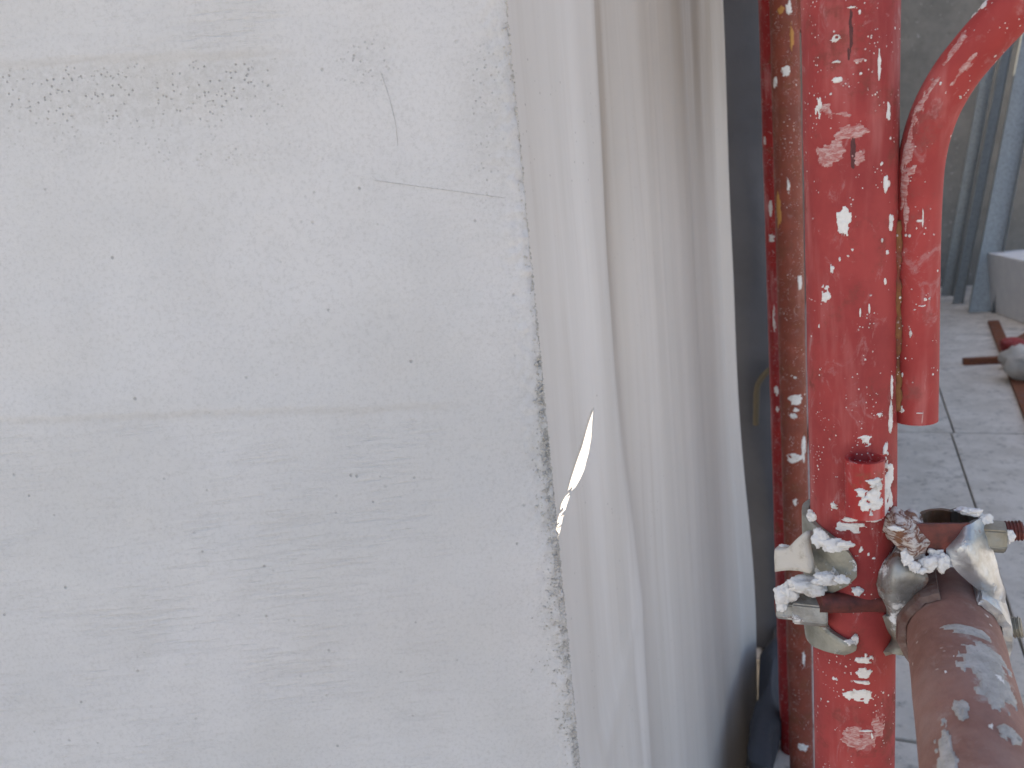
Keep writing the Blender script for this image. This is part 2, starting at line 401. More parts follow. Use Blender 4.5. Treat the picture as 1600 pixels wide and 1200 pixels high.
# ------------------------------------------------------------------ rendered wall
def px_of_wall(x, z):           # photo pixel of a point on the wall face (only used to lay out stains where they are on the wall)
    v = Vector((x, WALL_Y, z - H)); c = (v.dot(Vector((_X.x, _Y.x, _up.x))), v.dot(Vector((_X.y, _Y.y, _up.y))), v.dot(Vector((_X.z, _Y.z, _up.z))))
    return 800 + F * c[0] / c[2], 600 + F * c[1] / c[2]
wall = thing('rendered_wall', 'pale grey cement rendered wall with trowel marks and a rough crumbly corner', 'wall', (CX - .5, WALL_Y + .06, 0))
def sstep(a, b, x):
    t = min(1, max(0, (x - a) / (b - a))); return t * t * (3 - 2 * t)
def build_wall():
    xs = list(np.linspace(-3.2, -.62, 14)) + list(np.linspace(-.6, CX - .075, 200)) + list(np.linspace(CX - .0735, CX, 60))
    zs = list(np.linspace(GZ, H - .50, 12)) + list(np.linspace(H - .47, H + .40, 330)) + list(np.linspace(H + .42, OVERHEAD_Z, 14))
    nx, nz = len(xs), len(zs)
    V = []; comb = []; grime = []; smear = []
    for z in zs:
        for x in xs:
            px, py = px_of_wall(x, z)
            d = CX - x
            y = WALL_Y + .0035 * noise.noise(Vector((x * 5, 0, z * 5))) + .0012 * noise.noise(Vector((x * 22, 3, z * 22)))
            # overlapping trowel passes: low steps across the wall
            l1 = py - (100 - .04 * px + 3 * noise.noise(Vector((px * .01, 0, 0)))); f1 = sstep(520, 380, px)
            l2 = py - (655 - .03 * px + 4 * noise.noise(Vector((px * .008, 5, 0)))); f2 = sstep(740, 660, px)
            y += -.0006 * f1 * sstep(60, 0, abs(l1)) * (1 if l1 < 0 else -.6)
            y += -.0007 * f2 * sstep(70, 0, abs(l2)) * (1 if l2 < 0 else -.6)
            ed = sstep(.03, 0, d)
            y += ed * .0025 * noise.noise(Vector((x * 160, 1, z * 160))) + .003 * sstep(.006, 0, d)
            xx = x + (sstep(.02, 0, d) * (.0016 * noise.noise(Vector((7, 0, z * 45))) + .0012 * noise.noise(Vector((3, 0, z * 210)))))
            V.append((xx, y, z))
            comb.append(max(.25, f2 * sstep(0, 25, l2), f1 * sstep(10, -20, l1)))
            edge_px = 848 + (py - 600) * .096 - px
            w = 5 + 36 * sstep(420, 850, py) * (.55 + .9 * noise.noise(Vector((0, 2, py * .012)))) * sstep(1240, 980, py)
            w = max(5, w)
            gr = sstep(w * 1.7, w * .35, edge_px) * (.45 + .55 * sstep(350, 800, py))
            gr = max(gr, .75 * math.exp(-((px - 572) / 45) ** 2 - ((py - 100) / 38) ** 2), .6 * math.exp(-((px - 745) / 30) ** 2 - ((py - 150) / 70) ** 2),
                     .55 * math.exp(-((edge_px - 40) / 35) ** 2) * sstep(420, 250, py) * sstep(20, 120, py),
                     .8 * sstep(0, 15, l1) * sstep(150, 60, l1) * f1, .5 * math.exp(-((px - 330) / 160) ** 2 - ((py - 235) / 35) ** 2), .4 * math.exp(-((px - 215) / 25) ** 2 - ((py - 1020) / 25) ** 2),
                     .35 * math.exp(-((px - 180) / 200) ** 2 - ((py - 225) / 30) ** 2))
            grime.append(gr)
            sm = .55 * f1 * sstep(9, 0, abs(l1)) + .42 * f2 * sstep(9, 0, abs(l2 - 3))
            for (cx, cy, sx, sy, k) in ((608, 471, 11, 2.2, .6), (608, 495, 12, 2.2, .65), (605, 530, 6, 6, .45), (210, 940, 6, 6, .5), (590, 9, 22, 2, .5), (588, 23, 20, 2, .55), (585, 38, 20, 2.5, .4),
                                        (280, 135, 4, 6, .9), (565, 65, 30, 3, .4), (640, 985, 5, 5, .4)):
                sm = max(sm, k * math.exp(-((px - cx) / sx) ** 2 - ((py - cy) / sy) ** 2))
            smear.append(min(1, sm))
    Fc = [(j * nx + i, j * nx + i + 1, (j + 1) * nx + i + 1, (j + 1) * nx + i) for j in range(nz - 1) for i in range(nx - 1)]
    # the end of the wall and its back
    b0 = len(V)
    for z in zs: V.append((CX - .001, WALL_Y + .012, z)); V.append((CX - .004, WALL_Y + .1, z)); V.append((-3.2, WALL_Y + .1, z))
    for j in range(nz - 1):
        e0 = j * nx + nx - 1; e1 = e0 + nx; q = b0 + j * 3; s = q + 3
        Fc += [(e0, q, s, e1), (q, q + 1, s + 1, s), (q + 1, q + 2, s + 2, s + 1)]
    n = len(V)
    me = bpy.data.meshes.new('render_face'); me.from_pydata(V, [], Fc); me.update()
    for nm, arr in (('comb', comb), ('grime', grime), ('smear', smear)):
        at_ = me.attributes.new(nm, 'FLOAT', 'POINT'); at_.data.foreach_set('value', np.array(arr + [0.0] * (n - len(arr)), dtype=np.float32))
    o = obj('render_face', me, RENDER, wall)
    for p in me.polygons: p.use_smooth = True
build_wall()
# loose sand grains stuck along the corner
rng = random.Random(3)
def grains():
    ico = bmesh.new(); bmesh.ops.create_icosphere(ico, subdivisions=1, radius=1.0)
    bv = np.array([v.co[:] for v in ico.verts]); bf = np.array([[v.index for v in f.verts] for f in ico.faces]); ico.free()
    VV = []; FF = []; k = 0
    for _ in range(5200):
        py = rng.uniform(-60, 1260)
        prob = .16 + .84 * sstep(380, 800, py)
        if rng.random() > prob: continue
        z = on_wall(848 + (py - 600) * .096, py).z
        w = .002 + .016 * sstep(450, 850, py) * (.4 + .9 * abs(noise.noise(Vector((0, 2, py * .012)))))
        d = abs(rng.gauss(0, 1)) * w * .6
        if rng.random() < .3: d = abs(rng.gauss(0, .002))
        r = rng.choice((.0004, .0005, .0006, .0007, .0010)) * rng.uniform(.7, 1.2)
        x = CX - d + .0008; y = WALL_Y - r * .25 + (.0025 if d < .003 else 0) * rng.random() + .0035 * noise.noise(Vector((x * 5, 0, z * 5))) + .003 * sstep(.006, 0, d)
        VV.append(bv * r * np.array([rng.uniform(.7, 1.3), 1, rng.uniform(.7, 1.3)]) + np.array([x, y, z])); FF.append(bf + k); k += len(bv)
    me = bpy.data.meshes.new('mortar_grains'); me.from_pydata(np.concatenate(VV).tolist(), [], np.concatenate(FF).tolist()); me.update()
    o = obj('mortar_grains', me, CRUMB, wall); o['kind'] = 'stuff'
grains()
def ribbon_on_wall(pts, w):
    P = spline([on_wall(x, y) for x, y in pts], 6)
    bm = bmesh.new(); L = []
    for i, p in enumerate(P):
        t = (P[min(i + 1, len(P) - 1)] - P[max(i - 1, 0)]).normalized(); s = Vector((t.z, 0, -t.x))
        ww = w * (.5 + .9 * abs(noise.noise(p * 130))) * min(1, i / 3 + .3, (len(P) - 1 - i) / 3 + .3)
        base = Vector((p.x, WALL_Y + .0035 * noise.noise(Vector((p.x * 5, 0, p.z * 5))) + .0012 * noise.noise(Vector((p.x * 22, 3, p.z * 22))), p.z))
        L.append([bm.verts.new(base + s * ww + Vector((0, .0004, 0))), bm.verts.new(base + Vector((0, -.0005, 0))), bm.verts.new(base - s * ww + Vector((0, .0004, 0)))])
    for i in range(len(L) - 1):
        for k in range(2): bm.faces.new((L[i][k], L[i][k + 1], L[i + 1][k + 1], L[i + 1][k]))
    return bm
for pts, w in (([(594, 112), (604, 140), (612, 168), (618, 195), (621, 228)], .00035), ([(580, 281), (660, 292), (720, 300), (788, 309)], .0003)):
    obj('hairline_ridge', ribbon_on_wall(pts, w), CRACKM, wall)

# ------------------------------------------------------------------ plastic sheet hanging behind the corner
SH0 = Vector((CX - .014, WALL_Y + .05, 0)) - AX * .02
SH_L = 1.10
def px_of(p):
    v = p - Vector((0, 0, H)); c = Vector((v.x * _X.x + v.y * _Y.x + v.z * _up.x, v.x * _X.y + v.y * _Y.y + v.z * _up.y, v.x * _X.z + v.y * _Y.z + v.z * _up.z))
    return 800 + F * c.x / c.z, 600 + F * c.y / c.z
def sheet_plane(px, py):
    r = ray(px, py); o = Vector((0, 0, H)); k = (SH0 - o).dot(RX) / r.dot(RX); p = o + r * k
    return (p - SH0).dot(AX), p.z
def build_sheet():
    # the tear: left and right edge along the height, from points read on the photograph
    tear = [(917, 640, 917), (912, 660, 916), (905, 690, 915), (898, 715, 912), (892, 740, 907), (889, 755, 902), (886.5, 766, 897), (884, 772, 893), (880, 780, 889.5), (877, 800, 884.5), (873.5, 815, 881), (871, 835, 878), (869, 848, 874), (868, 856, 868)]
    T = []
    for l, y, r in tear:
        tl, z1 = sheet_plane(l, y); tr, z2 = sheet_plane(r, y); c_ = (tl + tr) / 2; hw = (tr - tl) * .64; T.append(((z1 + z2) / 2, c_ - hw, c_ + hw))
    T.sort()
    tz = [q[0] for q in T]; tl = [q[1] for q in T]; tr = [q[2] for q in T]
    zs = sorted(list(np.linspace(GZ + .01, H - .9, 20)) + list(np.linspace(H - .88, tz[0] - .004, 90)) + list(np.linspace(tz[0], tz[-1], 70)) + list(np.linspace(tz[-1] + .004, H + .5, 90)) + list(np.linspace(H + .53, OVERHEAD_Z + .004, 16)))
    nl, nm_, nr_ = 14, 2, 190
    k1 = nl; k2 = nl + nm_
    fa = [sheet_plane(*p) for p in ((908, 0), (920, 200), (930, 400), (945, 600), (960, 740), (975, 850), (988, 960), (996, 1100), (1002, 1200))]
    fa.sort(key=lambda q: q[1]); fz = [q[1] for q in fa]; ft = [q[0] for q in fa]
    fb = [sheet_plane(*p) for p in ((1000, 930), (984, 940), (972, 1010), (962, 1070), (950, 1140), (940, 1210))]
    fb.sort(key=lambda q: q[1]); bz = [q[1] for q in fb]; bt = [q[0] for q in fb]
    V = []; dirt_shade = []
    for z in zs:
        a = float(np.interp(z, tz, tl)); b = float(np.interp(z, tz, tr))
        if b - a < .0012: c = (a + b) / 2; a = c - .0006; b = c + .0006
        cols = list(np.linspace(0, a, nl + 1)) + list(np.linspace(a, b, nm_ + 1))[1:] + [b + (SH_L - b) * (i / nr_) for i in range(1, nr_ + 1)]
        f = float(np.interp(z, fz, ft)); b2 = float(np.interp(z, bz, bt))
        for t in cols:
            q = .0
            # main fold: a soft ridge, its far flank turned away
            s = t - f
            q += (.012 * sstep(-.20, .03, s) - .022 * sstep(-.01, .10, s) + .014 * sstep(.09, .24, s))
            if z < bz[-1] + .02:
                k = sstep(bz[-1] + .02, bz[-1] - .12, z); s2 = t - b2
                q += k * (.006 * sstep(-.09, 0, s2) * sstep(.06, -.03, s2))
            q += .006 * noise.noise(Vector((t * 9, z * .8, 1))) + .0022 * noise.noise(Vector((t * 22, z * .9, 4))) + .0004 * noise.noise(Vector((t * 60, z * 1.0, 8)))
            q += .008 * sstep(SH_L - .10, SH_L, t) * noise.noise(Vector((0, z * 2.0, 3)))
            q += .016 * sstep(SH_L - .05, SH_L, t) + .018 * sstep(SH_L - .25, SH_L, t) * sstep(H - .30, H - 1.0, z)
            q -= .012 * sstep(.06, .0, t)
            p = SH0 + AX * t + RX * q; V.append((p.x, p.y, z))
            px, py = px_of(Vector((p.x, p.y, z)))
            sp = t - f                       # shade of the fold's far flank put into the colour, strongest along it
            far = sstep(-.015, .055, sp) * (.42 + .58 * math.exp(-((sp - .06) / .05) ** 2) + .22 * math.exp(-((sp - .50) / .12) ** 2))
            dirt_shade.append(max(0, min(.9, .46 * sstep(930, 1120, px) * sstep(420, -60, py) + .16 * sstep(480, 0, py)
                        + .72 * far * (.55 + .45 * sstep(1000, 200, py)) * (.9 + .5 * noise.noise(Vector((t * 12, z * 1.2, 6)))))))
    nc = k2 + nr_ + 1
    Fc = []
    for j in range(len(zs) - 1):
        zc = (zs[j] + zs[j + 1]) / 2
        for i in range(nc - 1):
            if k1 <= i < k2 and tz[0] < zc < tz[-1]:
                # a few strands still bridge the tear
                pq = SH0 + AX * float(np.interp(zc, tz, tl)); yy = px_of(Vector((pq.x, pq.y, zc)))[1]
                if not any(lo_ < yy + (4 if i == k1 else -4) < hi_ for lo_, hi_ in ((773, 779), (803, 808), (824, 828))): continue
            Fc.append((j * nc + i, j * nc + i + 1, (j + 1) * nc + i + 1, (j + 1) * nc + i))
    me = bpy.data.meshes.new('plastic_sheet'); me.from_pydata(V, [], Fc); me.update()
    at_ = me.attributes.new('dirt_shade', 'FLOAT', 'POINT'); at_.data.foreach_set('value', np.array(dirt_shade, dtype=np.float32))
    bm = bmesh.new(); bm.from_mesh(me); bmesh.ops.recalc_face_normals(bm, faces=bm.faces); bm.to_mesh(me); bm.free()
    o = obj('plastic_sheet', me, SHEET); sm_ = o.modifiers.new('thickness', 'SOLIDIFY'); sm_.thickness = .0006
    for p in me.polygons: p.use_smooth = True
    tag(o, 'dusty white plastic sheet hanging beside the wall corner, torn by a bright slit', 'plastic sheet')
build_sheet()
bp = SH0 + AX * (SH_L + .020) - RX * .036
tag(obj('timber_batten', box_bm(.03, .03, OVERHEAD_Z - GZ, .003, Matrix.Translation((bp.x, bp.y, (OVERHEAD_Z + GZ) / 2 + .001)) @ Matrix.Rotation(-math.atan2(AX.x, AX.y), 4, 'Z') @ Matrix.Rotation(-.038, 4, 'Y')), WOODM),
    'narrow khaki timber batten holding the far edge of the plastic sheet', 'batten')

# ------------------------------------------------------------------ walls farther back
rot = Matrix.Rotation(-math.atan2(AX.x, AX.y), 4, 'Z')
r_side = SH0.dot(RX) - .24
a_end = SH0.dot(AX) + SH_L + .06
A_BACK = 7.7
o = obj('side_wall', box_bm(.12, A_BACK - a_end, TOP_Z - GZ, .004, Matrix.Translation(ar((a_end + A_BACK) / 2, r_side, (TOP_Z + GZ) / 2)) @ rot), DARKWALL)
obj('paving_slab', box_bm(EDGE_R - r_side - .075, A_BACK - a_end - .02, .26, .003, Matrix.Translation(ar((a_end + A_BACK) / 2, (EDGE_R + r_side + .06) / 2, -.132)) @ rot), SLABM, floor_)
tag(o, 'dark grey screeded wall running back behind the rusty scaffold posts', 'wall')
o = obj('back_wall', box_bm(5.0, .14, 3.6 - GZ, .004, Matrix.Translation(ar(A_BACK + .072, r_side + 2.4, (3.6 + GZ) / 2)) @ rot), DARKWALL)
tag(o, 'grey unpainted wall closing the far end behind the leaning metal profiles', 'wall')

# ------------------------------------------------------------------ scaffold frame (front post)
def z_at(p, py):
    """height at which the vertical line through p crosses photo row py"""
    lo_z, hi_z = -1.5, 3.0
    for _ in range(50):
        m = (lo_z + hi_z) / 2
        if px_of(Vector((p.x, p.y, m)))[1] > py: lo_z = m
        else: hi_z = m
    return m
FWD = c2w(Vector((0, 0, 1)))
def post_depth(py): return (Vector((POST.x, POST.y, z_at(POST, py))) - Vector((0, 0, H))).dot(FWD)
def atc(px, py, dz): return at(px, py, dz + post_depth(py) - .466)      # depth measured from the (upright) post
POST = at(1331, 600, .466); POST_R = .02415
frame_t = thing('scaffold_post', 'faded red scaffold post spattered with white plaster, with a welded bent brace', 'scaffold post', (POST.x, POST.y, 0))
o = obj('post', sweep(vline(POST, 0.0, 2.2, 90), POST_R, 56, wob=.0004), RED, frame_t); smooth(o, 1.0)
fl = obj('foot_plate', box_bm(.12, .12, .008, .001, Matrix.Translation((POST.x, POST.y, .004))), RUSTM, frame_t)
brace_px = [(1431, 656, .455), (1432, 560, .455), (1432.5, 450, .455), (1434, 340, .455), (1440, 250, .453), (1458, 182, .449), (1488, 124, .443), (1526, 75, .436), (1570, 27, .428), (1622, -24, .420), (1690, -84, .410), (1780, -160, .40)]
bpts = spline([atc(*p) for p in brace_px], 8)
brads = [.0115] * len(bpts)
br = smooth(obj('brace', sweep(bpts, brads, 40, wall=.0022), RED2, frame_t), 1.0)
# weld bead between brace and post
wp = [atc(1402 + 1.6 * noise.noise(Vector((y * .07, 0, 0))) * 2, y, .4515 + .002 * noise.noise(Vector((0, y * .05, 0)))) for i, y in enumerate(range(345, 645, 4))]
smooth(obj('weld_bead', sweep(wp, [.0021 + .0009 * noise.noise(Vector((i * .23, 4, 0))) + .0005 * noise.noise(Vector((i * .9, 9, 0))) for i in range(len(wp))], 14, wob=.0016), m_paint('weld_rust', (.20, .055, .035), (.11, .04, .025), .2, .9, (.13, .06, .025), (.35, .2, .15), .75), br))
# locking-pin socket on the front of the post
sc_px = (1351, 716)
scp = atc(sc_px[0], sc_px[1], .466 - .0245 - .0080)
so = obj('pin_socket', sweep([Vector((scp.x, scp.y, scp.z - .033 + .033 * i / 8)) for i in range(9)], .0103, 32, wall=.0018), REDR, frame_t); smooth(so, .8)

# plaster splashes: thin crusts that follow the tube
def splat_bm(axis_p, axis_d, R, px, py, w, h, seed, thick=.0007, jag=.55):
    """axis_p/axis_d: tube axis; px,py: where on the tube; w,h in mm"""
    o = Vector((0, 0, H)); r = ray(px, py).normalized()
    # first hit of the view line with the tube gives the point of the tube the splash sits on
    d = axis_d; oc = o - axis_p; rp = r - d * r.dot(d); op = oc - d * oc.dot(d)
    A = rp.dot(rp); B = 2 * rp.dot(op); Cc = op.dot(op) - R * R; D = B * B - 4 * A * Cc
    k = (-B - math.sqrt(D)) / (2 * A) if D > 0 else -B / (2 * A)
    p = o + r * k
    s0 = (p - axis_p).dot(d); nrm = (p - axis_p - d * s0).normalized(); side = d.cross(nrm)
    bm = bmesh.new()
    ext = 1.5; n = max(10, min(44, int(max(w, h) * 3.0)))
    def P(u, v, hgt):
        phi = u / R; nn = nrm * math.cos(phi) + side * math.sin(phi)
        return axis_p + d * (s0 + v) + nn * (R + hgt)
    W, Hh = w * .0005, h * .0005; F_ = {}
    for i in range(n + 1):
        for j in range(n + 1):
            x = (i / n * 2 - 1) * ext; y = (j / n * 2 - 1) * ext
            if abs(x * W / R) > 1.5: F_[i, j] = (-1, x, y); continue
            q = Vector((x * W * 1000 / 3.2, y * Hh * 1000 / 3.2, seed * 4.3))      # ragged at millimetre scale
            f = 1 - (x * x + y * y) + jag * 1.5 * (noise.noise(Vector((x * 1.1, y * 1.1, seed * 1.9))) + .8 * noise.noise(q) + .55 * noise.noise(q * 2.3) + .35 * noise.noise(q * 5))
            F_[i, j] = (f, x, y)
    vd = {}
    def vert(k):
        if k not in vd:
            f, x, y = F_[k]; i, j = k
            edge = any(F_.get((i + a, j + b), (-1,))[0] <= 0 for a in (-1, 0, 1) for b in (-1, 0, 1))
            hg = -.0004 if edge else thick * (.45 + .55 * min(1, f)) * (1 + .6 * noise.noise(Vector((x * W * 900, y * Hh * 900, seed))))
            vd[k] = bm.verts.new(P(x * W, y * Hh, hg))
        return vd[k]
    for i in range(n):
        for j in range(n):
            ks = [(i, j), (i + 1, j), (i + 1, j + 1), (i, j + 1)]
            good = [k for k in ks if F_[k][0] > 0]
            if len(good) >= 3: bm.faces.new([vert(k) for k in good])
    if not bm.faces:
        bm.faces.new([bm.verts.new(P(a * W, b * Hh, thick * .5)) for a, b in ((-.6, -.5), (.5, -.7), (.7, .5), (-.5, .6))])
    bmesh.ops.recalc_face_normals(bm, faces=bm.faces)
    return bm
Zv = Vector((0, 0, 1))
MM = .466 * 1000 / F * .95
def post_splats(lst, mat=PLASTER, th=.0007):
    for i, (px, py, w, h, jag) in enumerate(lst):
        o = obj('plaster_splash', splat_bm(POST, Zv, POST_R, px, py, w * MM, h * MM, i + 11 + len(lst), th, jag), mat, frame_t); smooth(o)
post_splats([(1318, 346, 22, 48, .4), (1288, 458, 22, 26, .9), (1305, 62, 18, 12, .9), (1307, 95, 22, 10, .8), (1308, 124, 18, 12, .5), (1279, 170, 12, 34, .8), (1384, 288, 8, 26, .6),
             (1391, 345, 12, 30, .7), (1377, 256, 7, 8, .3), (1383, 440, 6, 14, .4), (1391, 650, 10, 60, .6), (1375, 648, 12, 10, .8), (1352, 688, 22, 18, .8), (1332, 826, 62, 20, .7), (1340, 1088, 48, 32, .55), (1348, 1052, 34, 20, 1.0), (1352, 1030, 34, 16, 1.0),
             (1345, 1066, 40, 6, .9), (1303, 790, 18, 14, 1.0), (1357, 866, 7, 7, .4), (1366, 872, 9, 6, .5), (1345, 860, 8, 14, .7), (1390, 780, 14, 60, .8), (1384, 710, 10, 50, .8),
             (1305, 1060, 8, 16, .9), (1294, 1096, 8, 6, .5), (1353, 1142, 24, 4, .6), (1362, 1150, 4, 16, .6), (1388, 175, 8, 26, .6), (1344, 488, 3, 18, .2), (1358, 482, 3, 18, .2), (1280, 510, 3, 10, .2),
             (1332, 390, 5, 6, .5), (1352, 562, 5, 5, .3), (1325, 400, 5, 4, .3), (1300, 420, 9, 14, .7), (1312, 405, 4, 8, .5), (1345, 115, 5, 5, .3), (1330, 12, 14, 5, .6), (1343, 18, 6, 12, .6),
             (1380, 772, 34, 66, .9), (1362, 806, 60, 22, 1.0), (1388, 742, 22, 60, .9), (1340, 798, 40, 16, 1.0), (1374, 100, 5, 42, .5), (1393, 600, 5, 50, .5), (1386, 395, 8, 10, .5), (1378, 375, 5, 12, .5), (1330, 812, 26, 8, .8)])
SCUFF = NT('scuffed_primer')
SCUFF = SCUFF.out(SCUFF.mix(SCUFF.ramp(SCUFF.noise(1, 5, .7, SCUFF.mapping((260, 260, 700), (.4, .5, 0)), .6), .38, .62), (.36, .10, .09), (.48, .32, .30)), .8)
post_splats([(1330, 206, 54, 22, .45), (1298, 240, 52, 44, .45), (1340, 245, 20, 24, .6), (1345, 95, 18, 14, .6), (1290, 175, 24, 26, .7), (1312, 180, 30, 10, .7), (1340, 1155, 60, 50, .6), (1375, 1130, 34, 60, .7)], SCUFF, .00022)
DARKSC = m_plaster('dark_scrape', (.10, .035, .035), (.18, .06, .06), .5)
post_splats([(1330, 45, 7, 60, .5), (1326, 85, 5, 22, .5), (1333, 240, 8, 52, .5)], DARKSC, .0002)
# splashes on the socket and the brace
for i, (px, py, w, h) in enumerate(((1362, 782, 46, 44), (1366, 754, 30, 16), (1345, 772, 24, 20), (1375, 770, 24, 40))):
    o = obj('plaster_splash', splat_bm(scp, Zv, .0106, px if px < 1372 else 1371, py, w * MM * .8, h * MM, 70 + i, .0012, .8), PLASTER, so); smooth(o)
for i, (px, py, w, h) in enumerate(((1536, 8, 30, 26), (1520, 22, 18, 10), (1470, 130, 5, 8), (1478, 145, 4, 5), (1500, 152, 8, 6), (1442, 340, 3, 30), (1436, 345, 14, 5), (1432, 357, 3, 4), (1446, 470, 9, 12), (1440, 478, 16, 5), (1452, 466, 5, 8), (1428, 484, 8, 3),
                                   (1423, 520, 6, 16), (1410, 585, 6, 12), (1415, 560, 5, 5), (1438, 645, 14, 4), (1408, 640, 14, 16), (1425, 560, 3, 4), (1426, 598, 4, 4), (1413, 395, 6, 10), (1424, 452, 4, 4))):
    best = min(range(1, len(bpts) - 1), key=lambda k: (Vector(px_of(bpts[k])) - Vector((px, py))).length)
    d = (bpts[best + 1] - bpts[best - 1]).normalized()
    o = obj('plaster_splash', splat_bm(bpts[best], d if d.z > 0 else -d, brads[best], px, py, w * MM * .9, h * MM * .9, 90 + i, .0005, .7), PLASTER, br); smooth(o)

for i, (px, py, w, h) in enumerate(((1420, 225, 30, 90), (1436, 170, 24, 70), (1455, 135, 24, 60), (1412, 290, 24, 60), (1490, 75, 30, 50), (1415, 330, 14, 70), (1505, 110, 16, 60), (1425, 268, 34, 18))):
    best = min(range(1, len(bpts) - 1), key=lambda k: (Vector(px_of(bpts[k])) - Vector((px, py))).length)
    d = (bpts[best + 1] - bpts[best - 1]).normalized()
    smooth(obj('scuff', splat_bm(bpts[best], d if d.z > 0 else -d, brads[best], px, py, w * MM * .6, h * MM * .9, 240 + i, .00025, 1.0), SCUFF, br))

# ------------------------------------------------------------------ posts behind
RB = at(1239, 600, 1.33)
rb = thing('scaffold_post', 'rust brown scaffold tube just behind the red post, with a short lug at its side', 'scaffold post', (RB.x, RB.y, 0))
smooth(obj('tube', sweep(vline(RB, GZ, 2.2, 80), .0212, 40, wob=.0006), BROWN, rb), 1.0)
lz0 = z_at(RB, 52)
ex = c2w(Vector((1, 0, 0))); ex.z = 0; ex.normalize()
lg = RB + ex * .028; lg.z = lz0 + .055
obj('lug', box_bm(.038, .028, .11, .003, Matrix.Translation(lg) @ Matrix.Rotation(math.atan2(ex.y, ex.x), 4, 'Z')), BROWN, rb)
for i, (px, py, w, h, mt) in enumerate(((1243, 625, 24, 18, PLASTER), (1243, 716, 28, 16, PLASTER), (1256, 700, 10, 50, PLASTER), (1250, 440, 8, 30, PLASTER), (1228, 110, 12, 16, PLASTER), (1212, 130, 8, 16, PLASTER), (1221, 15, 10, 12, PAINTSTREAK), (1232, 14, 10, 20, PLASTER), (1237, 55, 7, 36, PAINTSTREAK),
                                      (1217, 325, 10, 60, PAINTSTREAK), (1240, 650, 12, 10, PLASTER), (1243, 785, 8, 14, PLASTER), (1254, 1168, 20, 16, PLASTER), (1256, 1030, 6, 30, PLASTER), (1244, 640, 10, 8, PLASTER), (1242, 590, 5, 5, PLASTER), (1232, 290, 5, 20, PLASTER))):
    m = 1.33 * 1000 / F
    smooth(obj('plaster_splash' if mt is PLASTER else 'paint_streak', splat_bm(RB, Zv, .0212, px, py, w * m, h * m, 130 + i, .0012, .6), mt, rb))
hz = at(1254, 1067, 1.33)
RR = at(1223, 600, 1.42)
rr = thing('scaffold_post', 'bright red scaffold tube half hidden behind the rust brown one', 'scaffold post', (RR.x, RR.y, 0))
smooth(obj('tube', sweep(vline(RR, GZ, 2.2, 80), .0220, 40, wob=.0006), REDR, rr), 1.0)
for i, (px, py, w, h) in enumerate(((1206, 372, 10, 14), (1213, 610, 8, 16), (1204, 325, 6, 24), (1195, 220, 5, 12), (1215, 640, 6, 10), (1210, 500, 5, 40))):
    m = 1.42 * 1000 / F
    smooth(obj('plaster_splash', splat_bm(RR, Zv, .0220, px, py, w * m, h * m, 160 + i, .0012, .6), PLASTER, rr))

# ------------------------------------------------------------------ ledger tube
pa, pr = POST.dot(AX), POST.dot(RX)
LR = pr + .0525
LZ = z_at(ar(pa, LR), 958)
LED_R = .02415
a_tip = pa + .012
lp = [ar(a_tip - 1.75 * (i / 120), LR, LZ) for i in range(121)]
led = thing('ledger_tube', 'weathered brown scaffold tube smeared with grey mortar, clamped to the red post', 'scaffold tube', lp[0])
lo_ = obj('tube', sweep(lp, LED_R, 48, wall=.003, wob=.0007), LEDGER, led); smooth(lo_, 1.0)
me = lo_.data; arr = []
for v in me.vertices:
    px, py = px_of(v.co) if (v.co - Vector((0, 0, H))).dot(c2w(Vector((0, 0, 1)))) > .05 else (0, 0)
    q = max(.62 * math.exp(-((px - 1545) / 38) ** 2 - ((py - 1055) / 60) ** 2), .5 * math.exp(-((px - 1510) / 30) ** 2 - ((py - 985) / 14) ** 2), .5 * math.exp(-((px - 1475) / 14) ** 2 - ((py - 1180) / 60) ** 2))
    arr.append(q)
q_ = me.attributes.new('mortar', 'FLOAT', 'POINT'); q_.data.foreach_set('value', np.array(arr, dtype=np.float32))
for i, (px, py, w, h) in enumerate(((1560, 1062, 30, 16), (1548, 1135, 16, 7), (1490, 1026, 10, 5), (1478, 1050, 8, 4), (1522, 955, 10, 4))):
    smooth(obj('plaster_splash', splat_bm(lp[0], -AX, LED_R, px, py, h * MM * 1.0, w * MM * .8, 190 + i, .0008, .7), PLASTER, led))
CRUSTM = m_concrete('grey_mortar_crust', (.36, .34, .31), (.50, .475, .44), 90, .25, .95, .001)
for i, (px, py, w, h) in enumerate(((1538, 1035, 80, 110), (1556, 1075, 60, 90), (1515, 985, 80, 24), (1478, 1185, 26, 120), (1580, 1150, 30, 30), (1500, 1110, 20, 40))):
    smooth(obj('mortar_crust', splat_bm(lp[0], -AX, LED_R, px, py, w * MM, h * MM * 1.1, 210 + i, .0009, .6), CRUSTM, led))

